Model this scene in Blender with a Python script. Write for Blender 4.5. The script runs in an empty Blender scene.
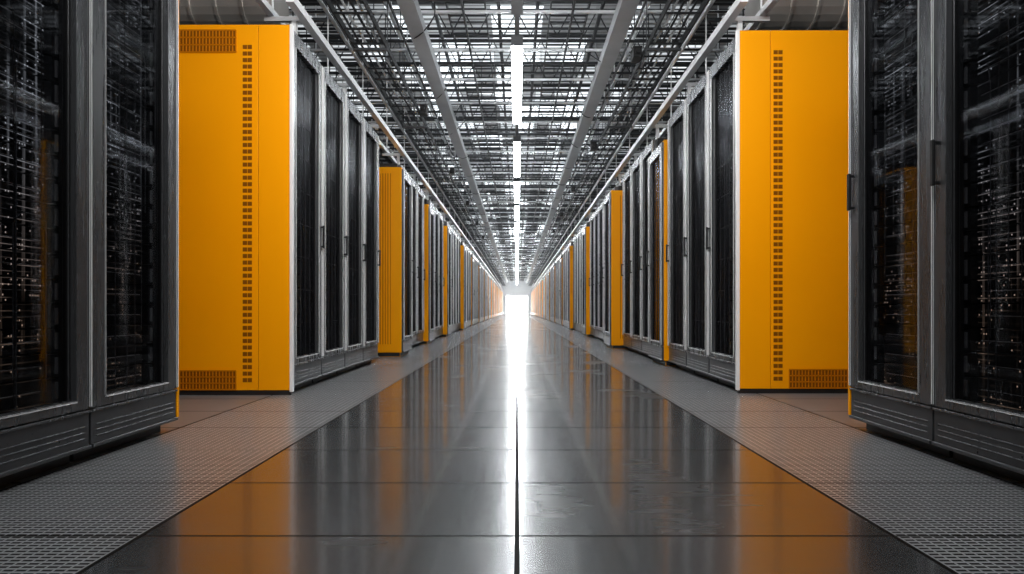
import bpy, bmesh, math, random
from mathutils import Vector
random.seed(7)
S = bpy.context.scene
COL = S.collection
S.view_settings.view_transform = 'Standard'
S.view_settings.look = 'None'

# ---------------------------------------------------------------- node helpers
class NT:
    def __init__(s, name):
        s.m = bpy.data.materials.new(name); s.m.use_nodes = True
        s.t = s.m.node_tree; s.t.nodes.clear()
        s.out = s.t.nodes.new('ShaderNodeOutputMaterial')
    def n(s, typ, ins=None, **kw):
        nd = s.t.nodes.new(typ)
        for k, v in kw.items(): setattr(nd, k, v)
        for k, v in (ins or {}).items():
            if isinstance(v, bpy.types.NodeSocket): s.t.links.new(v, nd.inputs[k])
            else: nd.inputs[k].default_value = v
        return nd
    def math(s, op, a, b=0.0, c=0.0):
        return s.n('ShaderNodeMath', {0: a, 1: b, 2: c}, operation=op).outputs[0]
    def mr(s, v, a, b, c, d):
        return s.n('ShaderNodeMapRange', {0: v, 1: a, 2: b, 3: c, 4: d}).outputs[0]
    def mixc(s, f, a, b):
        nd = s.n('ShaderNodeMix', data_type='RGBA')
        for i, v in ((0, f), (6, a), (7, b)):
            if isinstance(v, bpy.types.NodeSocket): s.t.links.new(v, nd.inputs[i])
            else: nd.inputs[i].default_value = v if i == 0 else (tuple(v) + (1,))[:4]
        return nd.outputs[2]
    def pos(s):
        g = s.n('ShaderNodeNewGeometry')
        x = s.n('ShaderNodeSeparateXYZ', {0: g.outputs['Position']})
        return g.outputs['Position'], x.outputs[0], x.outputs[1], x.outputs[2]
    def noise(s, vec, scale, detail=3, rough=.5):
        return s.n('ShaderNodeTexNoise', {'Vector': vec, 'Scale': scale, 'Detail': detail, 'Roughness': rough}).outputs[0]
    def finish(s, sock):
        s.t.links.new(sock, s.out.inputs[0]); return s.m

def paint(name, col, rough=.4, metal=0.0, var=.12, scale=(6, 6, 6), spec=.5, coat=0):
    q = NT(name)
    p, x, y, z = q.pos()
    mp = q.n('ShaderNodeMapping', {'Vector': p, 'Scale': scale})
    f = q.noise(mp.outputs[0], 1.0, 4)
    c = q.mixc(f, [k * (1 - var) for k in col], [min(1, k * (1 + var)) for k in col])
    r = q.math('MULTIPLY_ADD', f, .15, rough - .07)
    b = q.n('ShaderNodeBsdfPrincipled', {'Base Color': c, 'Roughness': r, 'Metallic': metal, 'Specular IOR Level': spec, 'Coat Weight': coat})
    return q.finish(b.outputs[0])

def emis(name, col, st):
    q = NT(name)
    p, x, y, z = q.pos()
    f = q.noise(p, 2.0, 1)
    e = q.n('ShaderNodeEmission', {'Color': tuple(col) + (1,), 'Strength': q.math('MULTIPLY_ADD', f, st * .1, st * .95)})
    return q.finish(e.outputs[0])

M_yel = paint('yellow_paint', (1.0, .365, .0), .42, 0, .07, (1.2, 1.2, 1.2), .16)
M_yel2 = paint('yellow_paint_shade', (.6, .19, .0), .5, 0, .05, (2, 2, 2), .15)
M_slot = paint('slot_dark', (.22, .07, .002), .7, 0, .1, (6, 6, 6), .1)
M_frame = paint('door_frame_metal', (.19, .195, .205), .27, .75, .12, (40, 40, 2))
M_light = paint('light_metal', (.92, .93, .95), .3, .1, .1, (30, 30, 2))
M_body = paint('cabinet_body_black', (.022, .023, .025), .4, .2, .2)
M_kick = paint('kick_panel_grey', (.1, .104, .11), .3, .6, .12, (5, 40, 40))
M_black = paint('black_plastic', (.012, .012, .013), .4, 0, .2)
M_chassis = paint('server_chassis', (.03, .032, .036), .35, .6, .2)
M_wall = paint('wall_paint_dark', (.11, .11, .115), .7, 0, .2, (1, 1, 1))
M_steel = paint('ceiling_steel_grey', (.42, .435, .45), .45, .3, .25, (3, 3, 3))
M_steelD = paint('ceiling_steel_dark', (.022, .024, .027), .5, .2, .3, (3, 3, 3))
M_steelM = paint('ceiling_steel_mid', (.09, .096, .104), .45, .3, .3, (3, 3, 3))
M_steelW = paint('ceiling_steel_white', (.85, .87, .89), .4, .1, .1, (3, 3, 3))
M_cable = paint('cable_black', (.015, .015, .017), .5, 0, .3)
M_duct = paint('galvanised_duct', (.5, .48, .45), .35, .7, .25, (4, 4, 4))
M_tube = emis('fluorescent_tube', (.93, .97, 1.0), 38)
M_portal = emis('daylight_glazing', (1.0, .985, .96), 15)

def glass_mat(name, k, r0, tint):
    q = NT(name)
    p, x, y, z = q.pos()
    f = q.noise(p, 3, 2)
    lw = q.n('ShaderNodeLayerWeight', {'Blend': .2})
    fac = q.math('MULTIPLY_ADD', lw.outputs['Fresnel'], k, .012)
    tr = q.n('ShaderNodeBsdfTransparent', {'Color': (tint, tint, tint * 1.02, 1)})
    gl = q.n('ShaderNodeBsdfGlossy', {'Color': (.7, .72, .74, 1), 'Roughness': q.math('MULTIPLY_ADD', f, .04, r0)})
    mx = q.n('ShaderNodeMixShader', {0: fac, 1: tr.outputs[0], 2: gl.outputs[0]})
    return q.finish(mx.outputs[0])
M_glass = glass_mat('tinted_door_glass', .2, .012, .7)
M_mesh = glass_mat('fine_mesh_door', .045, .2, .72)

def server_face():
    q = NT('server_face_leds_glints')
    p, x, y, z = q.pos()
    ay, az = 90.0, 62.0
    fy = q.math('FLOOR', q.math('MULTIPLY', y, ay)); fz = q.math('FLOOR', q.math('MULTIPLY', z, az))
    cv = q.n('ShaderNodeCombineXYZ', {0: fy, 1: fz, 2: q.math('SIGN', x)})
    wn = q.n('ShaderNodeTexWhiteNoise', {'Vector': cv.outputs[0]})
    dy = q.math('ABSOLUTE', q.math('SUBTRACT', q.math('FRACT', q.math('MULTIPLY', y, ay)), .5))
    dz = q.math('ABSOLUTE', q.math('SUBTRACT', q.math('FRACT', q.math('MULTIPLY', z, az)), .5))
    m = q.math('MULTIPLY', q.math('LESS_THAN', dy, .22), q.math('LESS_THAN', dz, .16))
    big = q.n('ShaderNodeMapping', {'Vector': p, 'Scale': (1, 9, 5)})
    patch = q.noise(big.outputs[0], 1.0, 2)
    th = q.math('MULTIPLY_ADD', patch, -.9, 1.35)
    dots = q.math('MULTIPLY', m, q.math('GREATER_THAN', wn.outputs[0], th))
    lm = q.n('ShaderNodeMapping', {'Vector': p, 'Scale': (1, 4, 90)})
    ln = q.noise(lm.outputs[0], 1.0, 2, .6)
    rows = q.math('LESS_THAN', q.math('FRACT', q.math('MULTIPLY', z, 48)), .14)
    lines = q.math('MULTIPLY', rows, q.mr(ln, .46, .72, 0.0, .75))
    vm = q.n('ShaderNodeMapping', {'Vector': p, 'Scale': (1, 80, .6)})
    vn = q.noise(vm.outputs[0], 1.0, 1, .4)
    vert = q.mr(vn, .62, .74, 0.0, .2)
    hi = q.mr(z, .3, 1.4, .25, 1.0)
    area_ = q.mr(patch, .4, .62, .12, 1.1)
    lines = q.math('MULTIPLY', q.math('MULTIPLY', q.math('ADD', lines, vert), hi), area_)  # reflections and bright rails painted as glowing lines, not LEDs
    # painted glow and LEDs are dimmer in the aisle rows
    dim = q.mr(y, 2.9, 3.5, 1.0, .4)
    warm = q.mr(z, .5, 1.1, .7, 0.0)
    c = q.mixc(warm, (.85, .92, 1.0), (1.0, .55, .25))
    st = q.math('MULTIPLY', q.math('ADD', q.math('MULTIPLY', dots, .6), lines), dim)
    b = q.n('ShaderNodeBsdfPrincipled', {'Base Color': (.012, .013, .015, 1), 'Roughness': .35, 'Metallic': .3,
            'Emission Color': c, 'Emission Strength': st})
    return q.finish(b.outputs[0])
M_face = server_face()

FX = .876
def floor_mat():
    q = NT('raised_floor')
    p, x, y, z = q.pos()
    ax = q.math('ABSOLUTE', x)
    side = q.math('GREATER_THAN', ax, FX)
    outer = q.math('GREATER_THAN', ax, 1.5)
    band = q.math('MULTIPLY', side, q.math('SUBTRACT', 1.0, outer))
    def near(v, w): return q.math('LESS_THAN', v, w)
    sy = q.math('PINGPONG', q.math('ADD', y, -1.489 + 4.54), .227)
    seam_y = near(sy, .004)
    seam_x = near(q.math('ABSOLUTE', x), .0055)
    seam_e = near(q.math('ABSOLUTE', q.math('SUBTRACT', ax, FX)), .006)
    seam_o = near(q.math('ABSOLUTE', q.math('SUBTRACT', ax, 1.5)), .005)
    seam = q.math('MAXIMUM', q.math('MAXIMUM', seam_y, seam_x), q.math('MAXIMUM', seam_e, seam_o))
    py = q.math('PINGPONG', y, .0085)
    sl_y = q.math('LESS_THAN', py, .0046)
    px = q.math('PINGPONG', x, .013)
    sl_x = q.math('GREATER_THAN', px, .0024)
    slot = q.math('MULTIPLY', q.math('MULTIPLY', sl_x, sl_y), band)
    st = q.n('ShaderNodeMapping', {'Vector': p, 'Scale': (3.2, 1.6, 1)})
    n1 = q.noise(st.outputs[0], 1.0, 2, .4)
    st2 = q.n('ShaderNodeMapping', {'Vector': p, 'Scale': (50, 14, 1)})
    n2 = q.noise(st2.outputs[0], 1.0, 3, .5)
    st4 = q.n('ShaderNodeMapping', {'Vector': p, 'Scale': (2.5, 26, 1)})
    n4 = q.noise(st4.outputs[0], 1.0, 3, .5)
    mott = q.math('ADD', q.math('MULTIPLY', n1, .65), q.math('MULTIPLY', n4, .35))
    # every tile has its own slightly different finish
    tv = q.n('ShaderNodeCombineXYZ', {0: q.math('SIGN', x), 1: q.math('FLOOR', q.math('DIVIDE', q.math('ADD', y, -1.489 + 4.54), .454)), 2: 1.0})
    tn = q.n('ShaderNodeTexWhiteNoise', {'Vector': tv.outputs[0]}).outputs[0]
    tile = q.mixc(mott, (.008, .011, .013), (.075, .083, .088))
    tile = q.mixc(outer, tile, (.15, .155, .16))
    metal = q.mixc(n2, (.5, .52, .54), (.68, .7, .72))
    c = q.mixc(band, tile, metal)
    c = q.mixc(slot, c, (.006, .006, .007))
    c = q.mixc(seam, c, (.006, .006, .006))
    rt = q.math('ADD', q.math('MULTIPLY_ADD', mott, .2, .12), q.math('MULTIPLY', tn, .05))
    rough = q.mixc(band, rt, (.25, .25, .25))
    dark = q.math('MAXIMUM', slot, seam)
    rough = q.math('ADD', rough, q.math('MULTIPLY', outer, .2))
    rough = q.math('ADD', rough, q.math('MULTIPLY', dark, .35))
    hgt = q.math('SUBTRACT', q.math('MULTIPLY', n2, .2), dark)
    bp = q.n('ShaderNodeBump', {'Height': hgt, 'Strength': .18, 'Distance': .003})
    spec = q.math('MULTIPLY_ADD', dark, -.75, .8)
    coat = q.math('MULTIPLY', q.math('SUBTRACT', 1.0, dark), q.math('MULTIPLY_ADD', side, -.3, .45))
    crough = q.math('MULTIPLY_ADD', mott, .12, .02)
    b = q.n('ShaderNodeBsdfPrincipled', {'Base Color': c, 'Roughness': rough, 'IOR': 1.75, 'Specular IOR Level': spec, 'Normal': bp.outputs[0],
            'Metallic': q.math('MULTIPLY', q.math('MULTIPLY', band, q.math('SUBTRACT', 1.0, dark)), .35),
            'Coat Weight': coat, 'Coat Roughness': crough, 'Coat IOR': 1.5, 'Coat Normal': bp.outputs[0]})
    return q.finish(b.outputs[0])
M_floor = floor_mat()

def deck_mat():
    q = NT('glowing_roof_deck')  # deck surface glows as added overhead fill, no real skylight panels
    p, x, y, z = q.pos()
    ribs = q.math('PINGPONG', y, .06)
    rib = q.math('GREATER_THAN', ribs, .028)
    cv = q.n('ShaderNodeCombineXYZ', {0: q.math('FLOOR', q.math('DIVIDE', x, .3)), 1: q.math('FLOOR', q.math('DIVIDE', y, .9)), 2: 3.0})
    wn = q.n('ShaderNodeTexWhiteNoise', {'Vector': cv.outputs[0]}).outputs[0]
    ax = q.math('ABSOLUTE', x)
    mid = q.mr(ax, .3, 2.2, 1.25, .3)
    far = q.mr(y, 10, 50, 1.0, 2.6)  # added glow is stronger over the aisle centre and towards the end
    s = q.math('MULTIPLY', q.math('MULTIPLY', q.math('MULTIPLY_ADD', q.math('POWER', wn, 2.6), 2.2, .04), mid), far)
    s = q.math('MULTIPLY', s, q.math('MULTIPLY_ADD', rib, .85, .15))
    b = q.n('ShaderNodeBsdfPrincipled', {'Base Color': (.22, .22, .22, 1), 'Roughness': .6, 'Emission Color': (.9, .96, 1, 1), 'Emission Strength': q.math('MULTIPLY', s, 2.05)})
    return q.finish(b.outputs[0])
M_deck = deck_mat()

# ---------------------------------------------------------------- mesh helpers
def boxes(name, lst, mats, s=1, bevel=0.0):
    bm = bmesh.new()
    for b in lst:
        x0, x1, y0, y1, z0, z1 = b[:6]; mi = b[6] if len(b) > 6 else 0
        xs = sorted((x0 * s, x1 * s))
        vs = [bm.verts.new((xx, yy, zz)) for xx in xs for yy in (y0, y1) for zz in (z0, z1)]
        for f in ((0, 1, 3, 2), (4, 6, 7, 5), (0, 4, 5, 1), (2, 3, 7, 6), (0, 2, 6, 4), (1, 5, 7, 3)):
            fc = bm.faces.new([vs[i] for i in f]); fc.material_index = mi
    if bevel: bmesh.ops.bevel(bm, geom=bm.edges[:], offset=bevel, segments=1, affect='EDGES', clamp_overlap=True)
    bmesh.ops.recalc_face_normals(bm, faces=bm.faces[:])
    me = bpy.data.meshes.new(name); bm.to_mesh(me); bm.free()
    for m in (mats if isinstance(mats, (list, tuple)) else [mats]): me.materials.append(m)
    return me

def sweeps(name, paths, mats, n=6):
    V, F, MI = [], [], []
    for pa in paths:
        pts, r, mi = pa[0], pa[1], pa[2]; k = pa[3] if len(pa) > 3 else n
        pts = [Vector(p) for p in pts]; base = len(V)
        for i, p in enumerate(pts):
            d = (pts[min(i + 1, len(pts) - 1)] - pts[max(i - 1, 0)]).normalized()
            up = Vector((0, 0, 1)) if abs(d.z) < .95 else Vector((0, 1, 0))
            a = d.cross(up).normalized(); b = a.cross(d).normalized()
            w, h = r if isinstance(r, tuple) else (r, r)
            for j in range(k):
                t = 2 * math.pi * (j + .5) / k
                cs, sn = math.cos(t), math.sin(t)
                if k == 4: cs, sn = (1 if cs > 0 else -1), (1 if sn > 0 else -1)
                V.append(p + a * cs * w + b * sn * h)
        for i in range(len(pts) - 1):
            for j in range(k):
                F.append((base + i * k + j, base + i * k + (j + 1) % k, base + (i + 1) * k + (j + 1) % k, base + (i + 1) * k + j)); MI.append(mi)
        F.append(tuple(base + j for j in range(k))[::-1]); MI.append(mi)
        F.append(tuple(base + (len(pts) - 1) * k + j for j in range(k))); MI.append(mi)
    me = bpy.data.meshes.new(name); me.from_pydata([tuple(v) for v in V], [], F)
    for m in (mats if isinstance(mats, (list, tuple)) else [mats]): me.materials.append(m)
    for i, f in enumerate(me.polygons): f.material_index = MI[i]; f.use_smooth = k > 5 and len(f.vertices) == 4
    me.update(); return me

def obj(name, me, loc=(0, 0, 0), parent=None, **props):
    o = bpy.data.objects.new(name, me); COL.objects.link(o)
    o.location = loc
    if parent: o.parent = parent
    for k, v in props.items(): o[k] = v
    return o
kids = {}
def copy_tree(root, loc):
    def rec(o, par):
        c = o.copy(); COL.objects.link(c)
        if par: c.parent = par
        for ch in kids.get(o, []): rec(ch, c)
        return c
    c = rec(root, None); c.location = loc; return c
def part(name, me, parent, loc=(0, 0, 0), **props):
    o = obj(name, me, loc, parent, **props); kids.setdefault(parent, []).append(o); return o

# ---------------------------------------------------------------- shell
WX, YE, ZC = 3.2, 66.0, 3.95
obj('floor', boxes('floor', [(-WX, WX, -3, YE, -.1, 0)], M_floor), kind='structure')
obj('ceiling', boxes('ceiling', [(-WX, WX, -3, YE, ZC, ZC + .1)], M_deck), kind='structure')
obj('wall_left', boxes('wall_left', [(-WX - .1, -WX, -3, YE, 0, ZC)], M_wall), kind='structure')
obj('wall_right', boxes('wall_right', [(WX, WX + .1, -3, YE, 0, ZC)], M_wall), kind='structure')
obj('wall_back', boxes('wall_back', [(-WX, WX, -3.1, -3, 0, ZC)], M_wall), kind='structure')
DX, DH = 1.15, 1.95
obj('wall_end', boxes('wall_end', [(-WX, -DX, YE, YE + .1, 0, ZC), (DX, WX, YE, YE + .1, 0, ZC), (-DX, DX, YE, YE + .1, DH, ZC)], M_steelW), kind='structure')
obj('door_1', boxes('door_1', [(-DX, DX, YE + .03, YE + .06, .0, DH, 0), (-DX, -DX + .05, YE, YE + .08, 0, DH, 1), (DX - .05, DX, YE, YE + .08, 0, DH, 1),
     (-.02, .02, YE + .01, YE + .07, 0, DH, 1), (-DX, DX, YE, YE + .08, DH - .05, DH, 1)], [M_portal, M_steelW]), kind='structure')

# ---------------------------------------------------------------- cabinets
H = 2.28
KT = .182
def front_parts(W, s, gm, Hh=H, e=.009, mesh=False):
    st = .075
    fr = [(0, .045, .005, st, KT + .005, Hh - .02), (0, .045, W - st, W - .005, KT + .005, Hh - .02),
          (0, .045, st, W - st, Hh - .11, Hh - .02), (0, .045, st, W - st, KT + .005, KT + .04),
          (-.007, .0, W - .006 - e, W - .006, KT + .01, Hh - .03, 1),
          (-.003, .01, st - e * .5, st, KT + .04, Hh - .11, 1),
          (-.003, .01, st, W - st, KT + .032, KT + .038, 1),
          (.02, .04, st, st + .012, KT + .04, Hh - .11, 2), (.02, .04, W - st - .012, W - st, KT + .04, Hh - .11, 2)]
    if mesh:
        fr.append((-.007, .0, .006, .006 + e, KT + .01, Hh - .03, 1)); fr.append((-.003, .01, W - st, W - st + e * .7, KT + .04, Hh - .11, 1))
        for i in range(1, 5):
            yy = st + (W - 2 * st) * i / 5; fr.append((.031, .038, yy - .0015, yy + .0015, KT + .04, Hh - .11, 3))
        for i in range(1, 9):
            z = KT + .04 + (Hh - .15 - KT) * i / 9; fr.append((.031, .038, st, W - st, z - .0015, z + .0015, 3))
    frame = boxes('door', fr, [M_frame, M_light, M_black, M_steelM], s, .0015)
    glass = boxes('door_glass', [(.026, .03, st + .004, W - st - .004, KT + .042, Hh - .112)], gm, s)
    kp = [(.006, .045, .005, W - .005, .055, KT)]
    for z in (.085, .105, .125): kp.append((.002, .02, .03, W - .03, z, z + .004, 1))
    kp.append((-.004, .03, .005, W - .005, .05, .062)); kp.append((-.002, .03, .005, W - .005, KT - .009, KT, 1))
    kick = boxes('vent_panel', kp, [M_kick, M_frame], s, .0015)
    hd = [(-.022, 0, W - .05, W - .036, .96, .972), (-.022, 0, W - .05, W - .036, 1.098, 1.11), (-.03, -.018, W - .052, W - .034, .955, 1.115)]
    handle = boxes('handle', hd, M_black, s, .003)
    return frame, glass, kick, handle
def cabinet_meshes(W, s, gm, D=1.07, e=.009, mesh=False):
    b = [(.05, D, 0.001, .018, .05, H - .01), (.05, D, W - .018, W - .001, .05, H - .01), (.05, D, .018, W - .018, H - .05, H - .01),
         (.05, D, .018, W - .018, .05, .1), (D - .02, D, .018, W - .018, .1, H - .05), (.07, D - .03, .01, W - .01, 0, .05),
         (.12, .15, .03, .055, .1, H - .05, 1), (.12, .15, W - .055, W - .03, .1, H - .05, 1)]
    return (boxes('cabinet_body', b, [M_body, M_chassis], s),) + front_parts(W, s, gm, H, e, mesh)

def unit_mesh(W, s):
    h = .082
    L = [(.13, .85, .06, W - .06, .002, h - .001, 0), (.12, .13, .06, W - .06, .003, h - .002, 1)]
    L += [(.095, .13, .03, .06, .002, h - .004, 0), (.095, .13, W - .06, W - .03, .002, h - .004, 0)]
    L += [(.088, .098, .038, .046, .012, h - .014, 2), (.088, .098, W - .046, W - .038, .012, h - .014, 2)]
    L += [(.117, .121, .08, W - .08, h * .5 - .001, h * .5 + .001, 2)]
    return boxes('server_unit', L, [M_chassis, M_face, M_steel], s)

def stack_mesh(W, s, top=2.2):
    L = []; i = 0
    while .12 + i * .094 + .09 < top:
        z = .12 + i * .094
        L.append((.14, .7, .03, W - .03, z, z + .086, 0)); L.append((.132, .14, .06, W - .06, z + .006, z + .08, 1)); i += 1
    return boxes('server_stack', L, [M_chassis, M_face], s)

def cable_mesh(W, s, seed):
    rnd = random.Random(seed); P = []
    for i in range(12):
        z0 = rnd.uniform(.8, 2.0); z1 = max(.2, z0 - rnd.uniform(.5, 1.5)); y0 = rnd.uniform(.1, W - .1)
        ye = y0 + rnd.uniform(-.05, .05); d = rnd.uniform(.06, .085)
        pts = [(.12 * s, y0, z0), (d * s, y0, z0 - .01), (d * s, (y0 + ye) / 2, z0 - .02), (d * s, ye, (z0 * .9 + z1 * .1)), (d * s, ye, z1)]
        P.append((pts, .002, rnd.choice([0, 1, 1])))
    return sweeps('patch_cables', P, [M_cable, M_steelM], 5)

XN, XF = 1.465, 1.385
near_Y = {-1: [2.205, 1.645], 1: [2.262, 1.702]}
for s in (-1, 1):
    W = .56
    body, frame, glass, kick, handle = cabinet_meshes(W, s, M_glass)
    um = unit_mesh(W, s)
    for i, y in enumerate(near_Y[s]):
        c = obj('server_cabinet', body, (s * XN, y, 0), label='black server cabinet with grey framed glass door, lit equipment inside', category='server cabinet', group='tall server cabinets at the cross aisle')
        d = part('door', frame, c, label='grey metal door frame')
        part('door_glass', glass, d, label='dark tinted glass')
        if s > 0: part('handle', handle, d)
        part('vent_panel', kick, c, label='ribbed grey panel under the door')
        for k in range(24):
            part('server_unit', um, c, (0, 0, .13 + k * .0835))
        part('patch_cables', cable_mesh(W, s, 10 * i + s + 3), c)
        if i == 0:
            part('side_panel', boxes('side_panel', [(.003, 1.07, W, W + .018, .06, H)], M_yel, s, .002), c, label='yellow painted side panel')

# aisle rows ------------------------------------------------------
templates = {}
PW = .612
def rack(s, y, detail):
    key = (s, detail)
    lab = 'black server cabinet with grey framed dark glass door in a row'
    if key not in templates:
        body, frame, glass, kick, handle = cabinet_meshes(PW, s, M_mesh, e=.015, mesh=True)
        if detail:
            c = obj('server_cabinet', body, (s * XF, y, 0), label=lab, category='server cabinet', group='server cabinets along the aisle')
            d = part('door', frame, c); part('door_glass', glass, d); part('handle', handle, d)
            part('vent_panel', kick, c); part('server_stack', stack_mesh(PW, s), c)
        else:
            st = .07
            L = [(.04, 1.07, 0.001, PW - .001, 0, H - .01, 0), (0, .04, .005, st, KT, H - .02, 1), (0, .04, PW - st, PW - .005, KT, H - .02, 1),
                 (0, .04, st, PW - st, H - .11, H - .02, 1), (0, .04, .005, PW - .005, .05, KT + .02, 2),
                 (-.008, 0, .008, .03, .2, H - .03, 3), (.02, .04, .22, .24, .2, H - .11, 3), (.02, .04, .37, .39, .2, H - .11, 3)]
            c = obj('server_cabinet', boxes('cabinet_far', L, [M_body, M_frame, M_kick, M_light], s), (s * XF, y, 0), label=lab, category='server cabinet', group='server cabinets along the aisle')
        templates[key] = c; return c
    return copy_tree(templates[key], (s * XF, y, 0))

def cooler(s, y, xi, kind=0):
    key = (s, 'c', kind)
    Hc, W, D = 2.09, .6, 1.15
    if key not in templates:
        if kind == 0:
            B = [(.02, D, 0.0, .02, .05, Hc, 0), (.02, D, W - .02, W, .05, Hc, 0), (.02, D, .02, W - .02, Hc - .03, Hc, 0), (D - .02, D, .02, W - .02, .05, Hc - .03, 0),
                 (.05, D - .03, .02, W - .02, .05, .1, 1), (.04, D - .03, .02, W - .02, 0, .05, 1)]
        else:
            B = [(0.012, D, 0.0, W, .06, Hc, 0), (.04, D - .03, .02, W - .02, 0, .06, 1)]
        c = obj('cooling_cabinet', boxes('cooler_body', B, [M_yel, M_black], s, .004),
                (s * xi, y, 0), label='yellow painted cooling cabinet standing between black cabinets', category='cooling cabinet', group='yellow cooling cabinets along the aisle')
        if kind == 0:
            frame, glass, kick, handle = front_parts(W, s, M_mesh, Hc, .015, True)
            d = part('door', frame, c); part('door_glass', glass, d); part('handle', handle, d); part('vent_panel', kick, c)
            part('equipment_stack', stack_mesh(W, s, 2.0), c)
            G = [(.13, .36, -.002, .0, .12, Hc - .05, 0)]
            for i in range(8):
                x = .135 + i * .028; G.append((x, x + .012, -.004, -.002, .14, Hc - .07, 1))
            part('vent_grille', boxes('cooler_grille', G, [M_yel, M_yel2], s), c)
        templates[key] = c; return c
    return copy_tree(templates[key], (s * xi, y, 0))

rows = {-1: 4, 1: 3}
first = {}
for s in (-1, 1):
    y = 3.94 if s < 0 else 4.02
    for i in range(rows[s]):
        r = rack(s, y, True)
        if i == 0: first[s] = (r, y)
        y += PW + .004
    if s < 0:
        cooler(s, 7.04, 1.25); y = 7.66
        for k in range(3): rack(s, y, True); y += PW + .004
        cooler(s, 9.53, 1.3); y = 10.15
        for k in range(3): rack(s, y, True); y += PW + .004
    else:
        cooler(s, 5.9, 1.335); y = 6.52
        for k in range(3): rack(s, y, True); y += PW + .004
        cooler(s, 8.42, 1.22); y = 9.04
        for k in range(5): rack(s, y, True); y += PW + .004
    while y < YE - 2.5:
        cooler(s, y + .01, 1.29 if y < 16 else 1.35, 0 if y < 32 else 1); y += .63
        for k in range(5):
            if y < YE - 1: rack(s, y, y < 13); y += PW + .004

for s in (-1, 1):
    r, y = first[s]
    t = .02
    sp = obj('side_panel', boxes('side_panel', [(.006, .198, -t, 0, .03, H - .01, 0), (.201, 1.1, -t, 0, .03, H - .01, 0), (.19, .21, -t + .006, -.001, .03, H - .01, 1)], [M_yel, M_slot], s, .0015), (0, 0, 0), r, label='yellow painted side panel with vent slots')
    obj('corner_post', boxes('corner_post', [(-.012, .008, -t - .002, .006, .02, H - .005)], M_light, s, .002), (0, 0, 0), r, label='bright steel corner trim')
    obj('base_rail', boxes('base_rail', [(0, 1.08, -t + .004, 0, 0, .03)], M_black, s), (0, 0, 0), r)
    def grille(d0, d1, z0, z1, vertical):
        G = []
        if vertical:
            n = int((z1 - z0) / .04); p = (z1 - z0) / n; w = d1 - d0
            G.append((d0 - .006, d1 + .006, -t - .001, -t, z0 - .01, z1 + .01, 0))
            for i in range(n):
                z = z0 + i * p
                for a, b in ((d0, d0 + w * .47), (d0 + w * .53, d1)):
                    G.append((a, b, -t - .002, -t - .001, z, z + p * .62, 1))
        else:
            G.append((d0, d1, -t - .002, -t, z0, z1, 1))
            n = int((d1 - d0) / .02)
            for i in range(n + 1):
                x = d0 + (d1 - d0) * i / n; G.append((x - .003, x + .003, -t - .006, -t - .002, z0, z1, 0))
            for k in range(4):
                z = z0 + (z1 - z0) * k / 3; G.append((d0, d1, -t - .006, -t - .002, z - .004, z + .004, 0))
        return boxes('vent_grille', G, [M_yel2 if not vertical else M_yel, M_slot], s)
    q = .0 if s < 0 else -.02
    obj('vent_grille', grille(.238 + q, .294 + q, .08, 2.16, True), (0, 0, 0), sp)
    obj('vent_grille', grille(.335 + q, .74, .035, .15, False), (0, 0, 0), sp)
    if s < 0: obj('vent_grille', grille(.335, .74, 2.1, 2.235, False), (0, 0, 0), sp)

# ---------------------------------------------------------------- ceiling services
tp = []
zt, zb = 3.88, 3.6
tp.append((((-3.18, 0, zt), (3.18, 0, zt)), (.025, .015), 0, 4)); tp.append((((-3.18, 0, zb), (3.18, 0, zb)), (.02, .012), 0, 4))
for i in range(21):
    x = -3.15 + i * .3
    tp.append((((x, 0, zb), (x + .15, 0, zt)), .006, 0, 4)); tp.append((((x + .15, 0, zt), (x + .3, 0, zb)), .006, 0, 4))
jm = sweeps('roof_joist', tp, [M_steelM])
jm2 = jm.copy(); jm2.materials[0] = M_steelD
y = 4.0; i = 0
while y < YE:
    obj('roof_joist', jm if i % 2 else jm2, (0, y, 0), label='open-web steel roof joist', category='roof joist', group='roof joists'); y += .8 if y < 24 else 1.4; i += 1
sm = sweeps('cross_strut', [(((-2.6, 0, 3.33), (2.6, 0, 3.33)), (.012, .01), 0, 4)] + [(((x, 0, 3.34), (x, 0, ZC)), .005, 0, 4) for x in (-2.4, -1.5, 1.5, 2.4)], [M_steelD])
sm2 = sweeps('cross_strut', [(((-2.6, 0, 3.36), (2.6, 0, 3.36)), (.014, .01), 0, 4)] + [(((x, 0, 3.37), (x, 0, ZC)), .006, 0, 4) for x in (-2.2, -1.2, 1.2, 2.2)], [M_steelW])
y = 4.3; i = 0
while y < YE - .5:
    obj('ceiling_strut', sm2 if i % 3 == 0 else sm, (0, y, 0), label='thin steel strut hung on rods under the roof', category='ceiling strut', group='ceiling struts')
    y += .3 if y < 20 else (.8 if y < 36 else 1.4); i += 1
for x in (-.97, .99):
    L = [(x - .075, x + .075, 2, YE, 3.2, 3.212), (x - .075, x - .065, 2, YE, 3.212, 3.31), (x + .065, x + .075, 2, YE, 3.212, 3.31)]
    for k in range(26): L.append((x - .008, x + .008, 3 + k * 2.5, 3.02 + k * 2.5, 3.212, ZC))
    obj('support_beam', boxes('support_beam', L, M_steel), label='long grey steel channel hung under the roof', category='support beam', group='ceiling support beams')
def tray(x0, x1, z, mats, step, side=.06, hang=2.5, rung=.01):
    L = [(x0, x0 + .012, 3, YE, z, z + side, 0), (x1 - .012, x1, 3, YE, z, z + side, 0)]
    y = 3.1
    while y < YE:
        L.append((x0, x1, y, y + rung * 2, z + .002, z + .014, 0)); y += step if y < 25 else step * 2
    y = 3.4
    while y < YE:
        for x in (x0 - .008, x1 + .001): L.append((x, x + .007, y, y + .007, z, ZC, 1))
        L.append((x0 - .01, x1 + .01, y - .015, y + .02, z - .02, z, 1)); y += hang
    return boxes('cable_tray', L, mats)
trays = []
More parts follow.
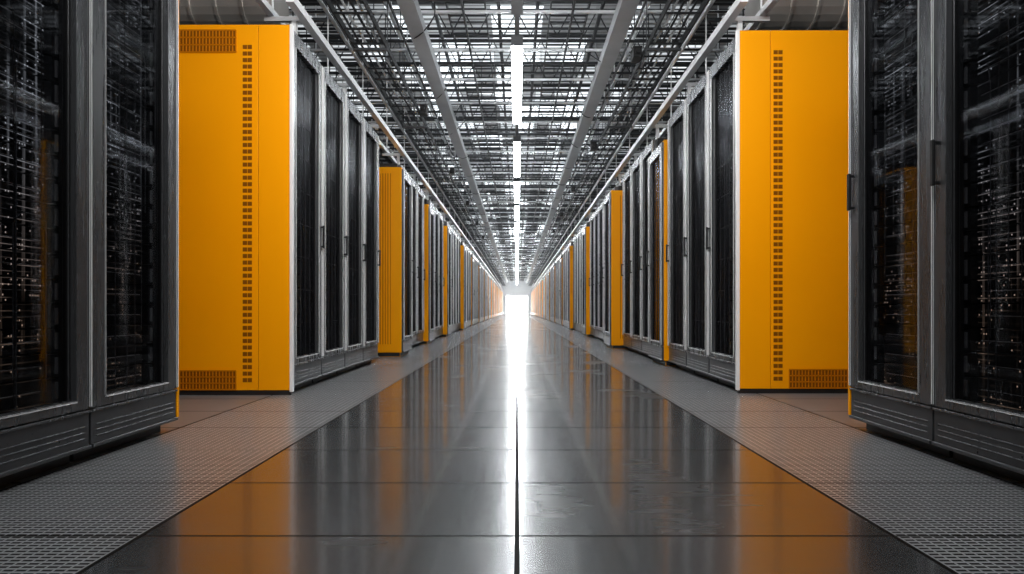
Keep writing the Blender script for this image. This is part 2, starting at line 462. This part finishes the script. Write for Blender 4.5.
for x0, x1, z, mt, st, lab in ((-1.5, -1.2, 2.93, [M_steelD, M_steelM], .3, 'black ladder cable tray hung over the cabinets'),
                               (1.2, 1.5, 2.93, [M_steelD, M_steelM], .3, 'black ladder cable tray hung over the cabinets'),
                               (-.68, -.3, 3.42, [M_steelD, M_steelM], .14, 'dark wire basket tray under the roof'),
                               (.32, .7, 3.42, [M_steelD, M_steelM], .14, 'dark wire basket tray under the roof'),
                               (-1.95, -1.68, 3.2, [M_steelD, M_steelM], .14, 'dark ladder cable tray'),
                               (1.7, 1.97, 3.2, [M_steelD, M_steelM], .14, 'dark ladder cable tray')):
    trays.append(obj('cable_tray', tray(x0, x1, z, mt, st), label=lab, category='cable tray', group='overhead cable trays'))
for sx in (-1, 1):
    P = []
    for k in range(4):
        x = sx * (1.26 + k * .06); pts = []
        y = 3.0; zz = 2.957
        while y < YE - .1:
            pts.append((x + random.uniform(-.012, .012), y, zz + random.uniform(0, .03))); y += .8
        P.append((pts, .010, 0 if k % 2 else 1))
    obj('cable_bundle', sweeps('cable_bundle', P, [M_cable, M_steelW], 6), label='bundle of black and grey cables lying in the tray', category='cable bundle', group='cable bundles')
for x, z, r, m, lab in ((-.82, 3.5, .02, M_steelM, 'grey pipe'), (-1.25, 3.46, .025, M_steelW, 'white pipe'), (1.27, 3.5, .025, M_steelW, 'white pipe'),
                        (.83, 3.47, .02, M_steelD, 'dark pipe'), (-.18, 3.5, .018, M_steelD, 'dark conduit'), (.2, 3.48, .018, M_steelD, 'dark conduit'),
                        (-1.58, 3.0, .018, M_steelW, 'white pipe'), (1.6, 3.05, .02, M_steelW, 'white pipe'), (-1.09, 3.14, .012, M_steelD, 'thin dark pipe'), (1.1, 3.16, .012, M_steelD, 'thin dark pipe'),
                        (-2.1, 3.12, .02, M_steelD, 'dark pipe'), (2.12, 3.14, .02, M_steelD, 'dark pipe'), (-.5, 3.3, .012, M_steelD, 'thin dark pipe'), (.52, 3.3, .012, M_steelD, 'thin dark pipe'),
                        (-2.45, 3.4, .06, M_steelM, 'thick grey pipe'), (2.5, 3.4, .06, M_steelM, 'thick grey pipe')):
    P = [(((x, 2.5, z), (x, YE, z)), r, 0, 10)]
    for k in range(21): P.append((((x, 3 + 3 * k, z), (x, 3 + 3 * k, ZC)), .005, 0, 4))
    obj('ceiling_pipe', sweeps('ceiling_pipe', P, m), label='long ' + lab + ' hung under the roof', category='pipe', group='ceiling pipes')
for s in (-1, 1):
    L = [(1.36, 1.41, 3.9, YE, 2.40, 2.45), (1.6, 1.64, 3.9, YE, 2.46, 2.5)]
    y = 4.2
    while y < YE - 1:
        L += [(1.45, 1.48, y, y + .03, 2.272 if not (s < 0 and 6.3 < y < 7.8) else 2.4, 2.42), (1.38, 1.66, y, y + .03, 2.42, 2.45), (1.6, 1.61, y, y + .01, 2.46, ZC)]; y += 1.23
    obj('overhead_rail', boxes('overhead_rail', L, M_steelW, s), label='white steel rail running above the cabinet fronts', category='rail', group='overhead rails')
for i in range(24):
    y = 6 + (i / 24) * 20; sx = 1 if i % 2 else -1
    x0 = sx * random.uniform(.72, .8); x1 = sx * random.uniform(1.0, 1.04)
    z0, z1 = 3.38, 3.1; sag = random.uniform(.0, .08); dy = random.uniform(.2, .5)
    pts = [(x0, y, z0 + .1)]
    for k in range(9):
        t = k / 8; pts.append((x0 + (x1 - x0) * t, y + dy * t, z0 - .1 + (z1 - z0 + .2) * t - sag * 4 * t * (1 - t)))
    pts.append((x1, y + dy, 3.33))
    obj('hanging_cable', sweeps('hanging_cable', [(pts, random.uniform(.004, .007), 0)], M_cable, 6), label='loose black cable drooping from the ceiling services', category='cable', group='loose hanging cables')
bm_ = boxes('junction_box', [(-.04, .04, -.08, .08, 0, .1), (-.045, .045, -.085, .085, .09, .105), (-.02, .02, -.1, -.08, .03, .07)], M_black, 1, .003)
for i in range(10):
    sx = -1 if i % 2 else 1
    obj('junction_box', bm_, (sx * 1.155, 6.2 + i * 1.75, 2.94), trays[0 if sx < 0 else 1])
for s in (-1, 1):
    P = [(((s * 1.75, 4.75, 2.78), (s * 3.15, 4.75, 2.78)), .17, 0, 20)]
    for k in range(8): x = s * (1.78 + k * .19); P.append((((x, 4.75, 2.78), (x + s * .02, 4.75, 2.78)), .182, 0, 20))
    for x in (2.0, 2.9): P.append((((s * x, 4.75, 2.9), (s * x, 4.75, ZC)), .006, 0, 4))
    obj('ventilation_duct', sweeps('ventilation_duct', P, M_duct), label='round galvanised ventilation duct above the cabinets', category='duct', group='ventilation ducts')

# ---------------------------------------------------------------- lamps and added fill lights
L = [(-.04, .04, 0, 2.5, .0, .04)] + [(-.055, .055, -.03, 0, -.045, .04), (-.055, .055, 2.5, 2.53, -.045, .04)]
hm = boxes('lamp_housing', L + [(-.004, .004, .3, .308, .04, .1), (-.004, .004, 2.2, 2.208, .04, .1)], M_steelM, 1)
tm = boxes('lamp_tube', [(-.052, .052, 0, 2.5, -.045, 0)], M_tube, 1, .012)
y = 5.9
while y < YE - 3:
    o = obj('ceiling_lamp', hm, (0, y, 3.0), label='long white tube lamp hung in line over the aisle', category='ceiling lamp', group='tube lamps over the aisle')
    part('lamp_tube', tm, o, label='glowing white tube')
    y += 3.4 if y < 9 else 2.9
obj('lamp_track', boxes('lamp_track', [(-.022, .022, 2, YE, 3.1, 3.14)] + [(-.05, .05, 5.2, 5.5, 3.06, 3.16)] + [(-.006, .006, 3 + k * 3, 3.01 + k * 3, 3.14, ZC) for k in range(20)], M_steel), label='thin grey conduit track above the tube lamps', category='lamp track')

def area(loc, rot, size, sy, power, col=(.95, .98, 1)):
    l = bpy.data.lights.new('fill_light', 'AREA'); l.shape = 'RECTANGLE'; l.size = size; l.size_y = sy; l.energy = power; l.color = col
    o = bpy.data.objects.new('fill_light', l); COL.objects.link(o); o.location = loc; o.rotation_euler = rot
area((0, .8, 3.3), (math.radians(58), 0, 0), 2.4, .4, 38, (1, .98, .95))  # fill light added to brighten the yellow panels facing the camera
area((0, 2.5, 2.3), (math.radians(74), 0, 0), .3, .3, 52, (1, .98, .95))  # low fill light added so the yellow brightens near the aisle
for y in (30, 38, 46, 54, 61):
    area((0, y, 2.93), (0, 0, 0), .12, 3, 110, (1, .98, .93))  # fill lights added below the tubes to brighten distant cabinets

# scatter volume added for a soft glow around the end doorway
hz = NT('glow_haze')
v = hz.n('ShaderNodeVolumeScatter', {'Color': (1, 1, 1, 1), 'Density': .002, 'Anisotropy': .3})
hz.t.links.new(v.outputs[0], hz.out.inputs['Volume'])
obj('glow_haze', boxes('glow_haze', [(-1.2, 1.2, 30, YE - .1, .02, 2.9)], hz.m), label='thin scatter volume added for a soft glow at the far end', category='haze', kind='stuff')

w = bpy.data.worlds.new('world'); S.world = w; w.use_nodes = True
w.node_tree.nodes['Background'].inputs[0].default_value = (.5, .55, .6, 1); w.node_tree.nodes['Background'].inputs[1].default_value = .05

cam = bpy.data.cameras.new('camera'); co = bpy.data.objects.new('camera', cam); COL.objects.link(co)
co.location = (0, 0, .528); co.rotation_euler = (math.radians(90), 0, 0)
cam.lens = 22.5; cam.sensor_width = 36; cam.shift_x = -5 / 1024; cam.shift_y = 22 / 1024; cam.clip_start = .02; cam.clip_end = 200
S.camera = co
